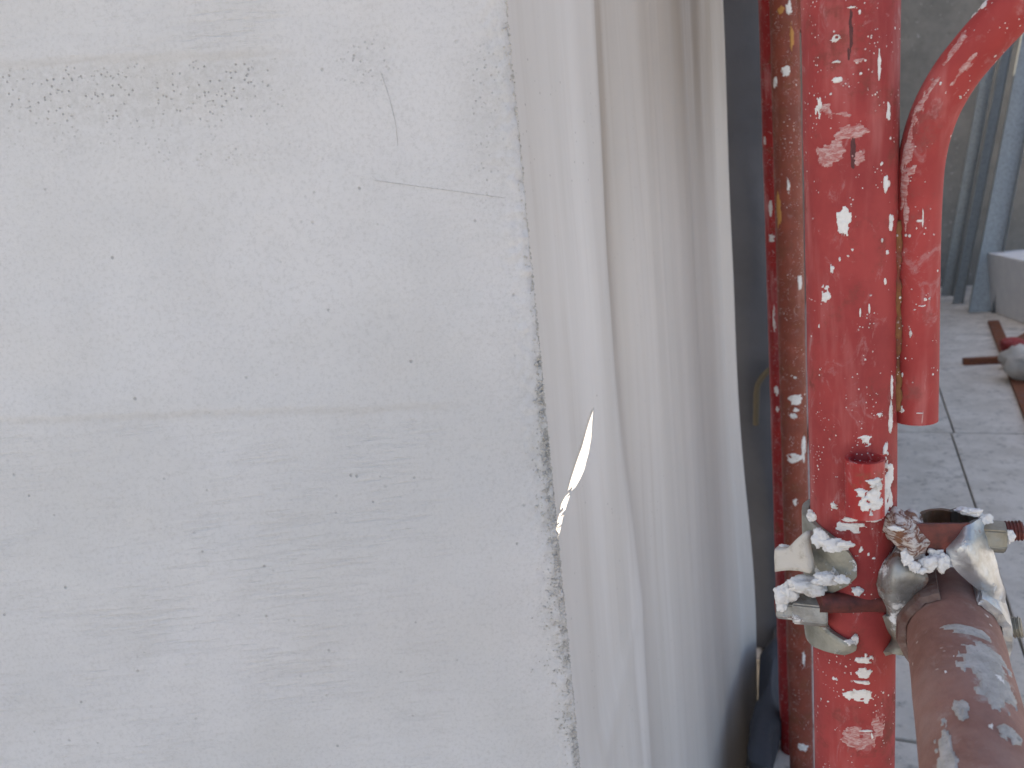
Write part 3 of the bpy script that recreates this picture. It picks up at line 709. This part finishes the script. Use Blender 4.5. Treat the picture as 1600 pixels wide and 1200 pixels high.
# ------------------------------------------------------------------ coupler
cz =  atc(1333, 912, .466).z
cp = thing('scaffold_coupler', 'plaster crusted zinc clamp joining the brown tube to the red post', 'scaffold coupler', (POST.x, POST.y, cz))
toC = Vector((-POST.x, -POST.y, 0)).normalized(); toR = toC.cross(Zv) * -1
if toR.dot(c2w(Vector((1, 0, 0)))) < 0: toR = -toR
def shell(rows, R, thick, wrap, n=20, seed=0):
    """curved band round the post: rows of (py, px of its visible edge), wrap = hidden edge angle in degrees"""
    pts = []
    ys = np.arange(rows[0][0], rows[-1][0] + .1, 3.0)
    ex_ = np.interp(ys, [r[0] for r in rows], [r[1] for r in rows])
    bm = bmesh.new(); O = []; I = []
    for y, x in zip(ys, ex_):
        z =  atc(1333, y, .44).z
        s = max(-.999, min(.999, (x - 1333) / (R / (.445 + post_depth(y) - .466) * F))); f0 = math.asin(s); f1 = math.radians(wrap)
        ro, ri = [], []
        for k in range(n + 1):
            f = f0 + (f1 - f0) * k / n
            dr = toC * math.cos(f) + toR * math.sin(f)
            b = .0012 * (1 if k == 0 else 0)
            c = Vector((POST.x, POST.y, z))
            w = .0006 * noise.noise((c + dr * R) * 120 + Vector((seed, 0, 0)))
            ro.append(bm.verts.new(c + dr * (R + thick - b + w))); ri.append(bm.verts.new(c + dr * R))
        O.append(ro); I.append(ri)
    m = len(O)
    for i in range(m - 1):
        for k in range(n):
            bm.faces.new((O[i][k], O[i][k + 1], O[i + 1][k + 1], O[i + 1][k])); bm.faces.new((I[i][k], I[i + 1][k], I[i + 1][k + 1], I[i][k + 1]))
        bm.faces.new((O[i][0], O[i + 1][0], I[i + 1][0], I[i][0])); bm.faces.new((O[i][n], I[i][n], I[i + 1][n], O[i + 1][n]))
    for k in range(n):
        bm.faces.new((O[0][k], I[0][k], I[0][k + 1], O[0][k + 1])); bm.faces.new((O[-1][k], O[-1][k + 1], I[-1][k + 1], I[-1][k]))
    bmesh.ops.recalc_face_normals(bm, faces=bm.faces)
    return bm
cap = smooth(obj('clamp_cap', shell([(824, 1266), (832, 1280), (840, 1300), (850, 1316), (862, 1328), (880, 1338), (898, 1338), (914, 1326), (930, 1306), (946, 1288), (954, 1274), (966, 1280), (976, 1290), (984, 1292), (992, 1302), (1000, 1322), (1005, 1338), (1014, 1336), (1022, 1322), (1028, 1290)],
                                    POST_R + .0006, .0042, -200), ZINC, cp), .7)
body = smooth(obj('clamp_body', shell([(846, 1397), (866, 1397), (880, 1383), (895, 1370), (915, 1366), (935, 1370), (950, 1384), (965, 1388), (985, 1400), (1002, 1404), (1016, 1394), (1028, 1380)],
                                     POST_R + .0006, .0045, 150, 16, 5), ZINC_P, cp), .7)
# hinge bolt across the front
hb0, hb1 = atc(1280, 941, .444), atc(1395, 941, .444)
smooth(obj('hinge_bolt', sweep([hb0 + (hb1 - hb0) * i / 12 for i in range(13)], .0058, 20, wob=.0006), RUSTM, cp), 1.0)
def hexnut(c, d, r, L, mat, parent, bore=True):
    bm = bmesh.new(); u, v = frame_of(d); d = d.normalized(); rings = []
    for s in (-.5, .5):
        rings.append([bm.verts.new(c + d * L * s + (u * math.cos(k * math.pi / 3 + .3) + v * math.sin(k * math.pi / 3 + .3)) * r) for k in range(6)])
    for k in range(6): bm.faces.new((rings[0][k], rings[0][(k + 1) % 6], rings[1][(k + 1) % 6], rings[1][k]))
    bm.faces.new(rings[0]); bm.faces.new(rings[1]); bmesh.ops.recalc_face_normals(bm, faces=bm.faces)
    bmesh.ops.bevel(bm, geom=bm.edges[:], offset=r * .09, segments=2, affect='EDGES')
    return obj('nut', bm, mat, parent)
def threaded(p0, p1, r, mat, parent, pitch=.00165):
    L = (p1 - p0).length; n = int(L / pitch) * 4; pts = []; rad = []
    for i in range(n + 1):
        pts.append(p0 + (p1 - p0) * i / n); rad.append(r * (1.0 if i % 4 in (1, 2) else .86))
    return obj('threaded_rod', sweep(pts, rad, 20), mat, parent)
# right-hand saddle that grips the brown tube
def G(rows): return [[atc(*p) for p in r] for r in rows]
lobe = smooth(obj('saddle_plate', plate(G([[(1397, 857, .444), (1404, 856, .440), (1416, 862, .438)],
                                   [(1376, 880, .444), (1404, 878, .428), (1440, 888, .432)],
                                   [(1366, 905, .444), (1402, 905, .423), (1448, 906, .429)],
                                   [(1371, 932, .444), (1398, 935, .426), (1432, 938, .430)],
                                   [(1386, 960, .444), (1396, 964, .434), (1412, 966, .434)]]), .004, 5, .0012, 1), ZINC_P, cp), .9)
low = smooth(obj('saddle_plate', plate(G([[(1378, 958, .446), (1396, 958, .437), (1412, 962, .436)],
                                  [(1392, 978, .446), (1404, 980, .434), (1420, 986, .434)],
                                  [(1402, 998, .446), (1414, 1002, .435), (1432, 1012, .434)],
                                  [(1376, 1027, .444), (1402, 1020, .436), (1436, 1024, .434)]]), .0035, 4, .0008, 2), ZINC, cp), .9)
# ring round the brown tube
def tube_ring(a0, a1, th0, th1, R, thick, n=26, flare=0.0):
    bm = bmesh.new(); rows = []
    for k in range(n + 1):
        th = math.radians(th0 + (th1 - th0) * k / n)         # 0 = right, 90 = up
        d = RX * math.cos(th) + Zv * math.sin(th)
        w = .0008 * noise.noise(Vector((k * .5, 1, a0)))
        row = []
        for (a, rr_) in ((a0, R), (a0, R + thick), (a0 + .004, R + thick + .0008), (a1, R + thick + flare), (a1, R)):
            row.append(bm.verts.new(ar(a + w * 2, LR, LZ) + d * (rr_ + w)))
        rows.append(row)
    for k in range(n):
        for j in range(5): bm.faces.new((rows[k][j], rows[k][(j + 1) % 5], rows[k + 1][(j + 1) % 5], rows[k + 1][j]))
    bm.faces.new(rows[0]); bm.faces.new(rows[-1]); bmesh.ops.recalc_face_normals(bm, faces=bm.faces)
    return bm
smooth(obj('saddle_ring', tube_ring(pa - .030, pa + .018, 106, 235, LED_R + .0004, .0042), m_metal('rust_stained_zinc', (.20, .14, .12), (.13, .06, .045), .10, .06, .3, .6, 120), cp), .8)
smooth(obj('cap_ring', tube_ring(pa - .026, pa + .020, -75, 62, LED_R + .0004, .0045, 26, .002), ZINC_B, cp), .8)
capb = smooth(obj('cap_bulge', plate(G([[(1486, 838, .432), (1512, 820, .428), (1540, 806, .440)],
                                [(1478, 858, .428), (1512, 846, .420), (1548, 832, .434)],
                                [(1486, 880, .424), (1520, 868, .417), (1552, 860, .430)],
                                [(1508, 904, .421), (1536, 894, .416), (1560, 890, .428)],
                                [(1534, 928, .420), (1555, 922, .417), (1570, 922, .428)],
                                [(1548, 952, .420), (1560, 950, .418), (1570, 950, .428)],
                                [(1556, 990, .424), (1562, 990, .424), (1568, 992, .430)]]), .0042, 5, .0008, 4), ZINC_B, cp), .9)
# swing-bolt channel on top
fr = smooth(obj('bolt_channel', plate(G([[(1424, 816, .436), (1468, 817, .432), (1512, 816, .432)],
                                 [(1428, 840, .434), (1466, 842, .431), (1494, 836, .430)],
                                 [(1436, 872, .434), (1462, 866, .432), (1480, 860, .431)]]), .003, 4, .0006, 6), RUSTM, cp), .9)
smooth(obj('bolt_channel', plate(G([[(1428, 806, .448), (1444, 797, .462), (1466, 794, .466), (1486, 796, .464)],
                            [(1430, 826, .448), (1446, 824, .462), (1466, 824, .466), (1486, 824, .464)],
                            [(1434, 860, .450), (1448, 862, .460), (1466, 866, .464), (1484, 866, .462)]]), .003, 4, .0006, 7), INNER, cp), .9)
smooth(obj('bolt_channel', plate(G([[(1484, 796, .463), (1502, 792, .461), (1522, 796, .452), (1530, 806, .440)],
                            [(1484, 824, .463), (1502, 824, .461), (1522, 824, .452), (1530, 830, .440)],
                            [(1484, 866, .460), (1502, 866, .458), (1520, 866, .450), (1528, 860, .438)]]), .003, 4, .0006, 8), m_metal('dark_zinc', (.12, .12, .10), (.08, .075, .06), .02, .1, .3, .6), cp), .9)
# crusted lug at the upper left of the saddle
smooth(obj('crusted_lug', plate(G([[(1384, 796, .452), (1400, 790, .446), (1440, 806, .448)],
                           [(1370, 816, .450), (1402, 812, .432), (1450, 822, .436)],
                           [(1376, 832, .446), (1412, 836, .424), (1450, 846, .430)],
                           [(1398, 850, .442), (1420, 858, .424), (1446, 866, .430)],
                           [(1408, 868, .438), (1422, 876, .426), (1440, 884, .430)]]), .006, 6, .0035, 9), SMEAR, cp))
# bolts and nuts
n1 = hexnut(atc(1551, 838, .436), RX, .0095, .0125, BOLT, cp)
threaded(atc(1560, 830, .437),  atc(1598, 829, .433), .0058, RUSTM, cp)
threaded(atc(1540, 981, .436),  atc(1597, 980, .426), .0062, BOLT, cp)
hexnut(atc(1266, 953, .452), toR, .0098, .020, ZINC_P, cp)
hexnut(atc(1227, 950, .458), toR, .0072, .010, ZINC_P, cp)
sh =  atc(1212, 948, .460); sh2 =  atc(1300, 946, .446)
smooth(obj('bolt_shank', sweep([sh + (sh2 - sh) * i / 6 for i in range(7)], .0045, 16), RUSTM, cp), 1.0)
# flange on the left
smooth(obj('clamp_flange', plate(G([[(1216, 852, .462), (1240, 852, .455), (1268, 828, .446)],
                            [(1214, 868, .462), (1240, 866, .454), (1270, 856, .444)],
                            [(1216, 886, .462), (1240, 886, .455), (1272, 892, .444)]]), .005, 4, .0012, 12), m_plaster('cream_plaster', (.56, .52, .46), (.33, .28, .22), .5), cp))
# plaster lumps caught on the clamp
for i, (px, py, dz, w, h, dd) in enumerate(((1302, 852, .436, 22, 12, 10), (1282, 842, .438, 14, 18, 10), (1262, 915, .446, 34, 16, 22), (1232, 925, .452, 20, 20, 20), (1222, 940, .455, 10, 18, 14), (1290, 905, .438, 24, 12, 12), (1316, 905, .433, 12, 8, 8),
                                           (1340, 923, .440, 11, 8, 10), (1330, 1004, .4395, 10, 6, 10), (1336, 998, .44, 6, 10, 8), (1228, 862, .460, 14, 12, 16), (1450, 882, .424, 15, 15, 16), (1470, 880, .424, 13, 16, 14), (1462, 866, .428, 12, 10, 12),
                                           (1522, 800, .440, 18, 8, 14), (1540, 813, .438, 12, 10, 14), (1506, 797, .450, 14, 5, 12), (1577, 838, .428, 8, 11, 10), (1418, 872, .424, 10, 16, 8), (1428, 886, .422, 9, 10, 8), (1400, 826, .426, 12, 5, 6),
                                           (1268, 806, .446, 8, 10, 8), (1440, 892, .421, 8, 6, 6), (1320, 850, .434, 16, 6, 6))):
    k = dz / F
    smooth(obj('plaster_lump', lump(atc(px, py, dz), (w * k * .92, h * k * .88, dd * k * .5), 300 + i, .6, 4, 1.1), PLASTER, cp))

# ------------------------------------------------------------------ things by the far wall
def prism_between(p0, p1, sec, n_hint, closed=False):
    """sweep a flat section (list of (u,v)) from p0 to p1"""
    d = (p1 - p0).normalized(); u = n_hint - d * n_hint.dot(d); u.normalize(); v = d.cross(u)
    bm = bmesh.new(); A = [bm.verts.new(p0 + u * a + v * b) for a, b in sec]; B = [bm.verts.new(p1 + u * a + v * b) for a, b in sec]
    n = len(sec)
    for i in range(n): bm.faces.new((A[i], A[(i + 1) % n], B[(i + 1) % n], B[i]))
    bm.faces.new(A); bm.faces.new(B); bmesh.ops.recalc_face_normals(bm, faces=bm.faces)
    return bm
def cprof(w, dpt, t=.002, lip=.0):
    return [(0, 0), (w, 0), (w, dpt), (w - t, dpt), (w - t, t), (t, t), (t, dpt), (0, dpt)]
def lean(px0, py0, px1, py1, a_top_off, w, dpt, name, label, flip=-1):
    p0 = on_floor(px0, py0); r = ray(px1, py1); w *= 1.87; dpt *= 1.87; aa = p0.dot(AX) + (A_BACK - .01 - dpt - p0.dot(AX)) / 2.1
    k = aa / r.dot(AX); p1 = Vector((0, 0, H)) + r * k
    p1 = p0 + (p1 - p0) * 2.1
    p0.z += .002
    o = obj(name, prism_between(p0, p1, cprof(w, dpt * flip) if flip > 0 else [(a, -b) for a, b in cprof(w, dpt)], RX), GALV)
    tag(o, label, 'metal profile', 'metal profiles leaning on the far wall'); return o
lean(1470, 462, 1535, 100, .30, .045, .03, 'metal_profile', 'narrow galvanised channel with bright lips, leaning beside the grey wall')
lean(1488, 474, 1562, 90, .28, .035, .04, 'metal_profile', 'thin spotted galvanised strip leaning between the narrow and the wide channel')
lean(1512, 488, 1598, 40, .24, .075, .05, 'metal_profile', 'wide galvanised channel with a blue lit flange, leaning nearest the white block')
bq = on_floor(1590, 512)
tag(obj('aerated_block', box_bm(.56, .79, .40, .01, Matrix.Translation(bq + AX * .40 + RX * .27 + Vector((0, 0, .2015))) @ rot @ Matrix.Rotation(.22, 4, 'Z')), BLOCKM), 'white aerated concrete block standing beside the leaning metal profiles', 'block')
def bar(pxs, w, t, label, z=.0):
    w *= 1.8; t *= 1.6; z *= 1.6; P = [on_floor(x, y) for x, y in pxs]; d = (P[1] - P[0])
    M = Matrix.Translation((P[0] + P[1]) / 2 + Vector((0, 0, t / 2 + z))) @ Matrix.Rotation(math.atan2(d.y, d.x), 4, 'Z')
    return tag(obj('iron_bar', box_bm(d.length, w, t, .002, M), RUSTBAR), label, 'iron bar', 'rusty irons on the floor')
bar([(1552, 505), (1640, 720)], .035, .012, 'long flat rusty bar lying on the paving beside the white rag')
bar([(1505, 570), (1571, 567)], .022, .022, 'short dark rusty stub bar lying square against the long flat bar')
bar([(1578, 548), (1640, 510)], .028, .012, 'rusty bar slanting from the long bar towards the white block', .012)
cq = on_floor(1580, 556)
smooth(obj('red_clamp', lump(cq + Vector((0, 0, .066)), (.058, .040, .055), 5, .25, 3, 1.2), RED))
tag(bpy.data.objects['red_clamp'], 'small red painted clamp lying on the crossed rusty bars', 'clamp')
for i, (x, y, s, lb) in enumerate(((1583, 577, .056, 'small off-white rag ball lying against the red clamp'), (1606, 596, .112, 'larger crumpled off-white rag lying on the long rusty bar'))):
    q = on_floor(x, y)
    tag(smooth(obj('rag', lump(q + Vector((0, 0, s * .75)), (s, s * .8, s), 20 + i, .5, 3, 1.4), RAGM)), lb, 'rag')

# navy tarpaulin wrapped round a stack, standing between the sheet's end and the posts
def tarp(a0, a1, r0, r1, hh):
    bm = bmesh.new(); n, m = 72, 40; rows = []
    for j in range(m + 1):
        f = j / m; row = []
        z = hh * min(1, f / .8); k = 1.0 if f <= .8 else math.cos((f - .8) / .2 * math.pi / 2) ** .8
        for i in range(n):
            th = 2 * math.pi * i / n; c, s_ = math.cos(th), math.sin(th)
            x = math.copysign(abs(c) ** .45, c) * k; y = math.copysign(abs(s_) ** .45, s_) * k
            p = ar((a0 + a1) / 2 + y * (a1 - a0) / 2, (r0 + r1) / 2 + x * (r1 - r0) / 2, z + (.0 if f <= .8 else .05 * (1 - k)))
            w = .030 * noise.noise(Vector((p.x * 7, p.y * 7, p.z * 3))) + .016 * noise.noise(p * 17)
            p += (RX * c + AX * s_) * w * min(1, k + .2) + Zv * (.02 * noise.noise(p * 8) if f > .7 else 0)
            p.z = max(p.z, .001); row.append(bm.verts.new(p))
        rows.append(row)
    for j in range(m):
        for i in range(n): bm.faces.new((rows[j][i], rows[j][(i + 1) % n], rows[j + 1][(i + 1) % n], rows[j + 1][i]))
    bm.faces.new(rows[0]); bm.faces.new(rows[-1]); bmesh.ops.recalc_face_normals(bm, faces=bm.faces)
    return bm
ta = a_end + .06
th_ = 1.9
tq = thing('tarpaulin', 'tall dark grey tarpaulin wrapped round a stack beside the rear scaffold posts', 'tarpaulin', ar(ta + .15, r_side + .2))
smooth(obj('loose_edge', tarp(1.32, ta + .04, -.196, -.153, .06), TARPM, tq), 1.2)
smooth(obj('wrap', tarp(ta, ta + .30, r_side + .075, -.165, th_), TARPM, tq), 1.2)
hk = [(1210, 574), (1200, 580), (1189, 592), (1183, 606), (1182, 630), (1181, 664)]
rp = []
for x, y in hk:
    r_ = ray(x, y); rp.append(Vector((0, 0, H)) + r_ * ((ta - .02) / r_.dot(AX)))
tag(smooth(obj('rope', sweep(spline(rp, 6), .0065, 14, wob=.001), BRASS)), 'short ochre rope end hanging down against the dark tarpaulin', 'rope')
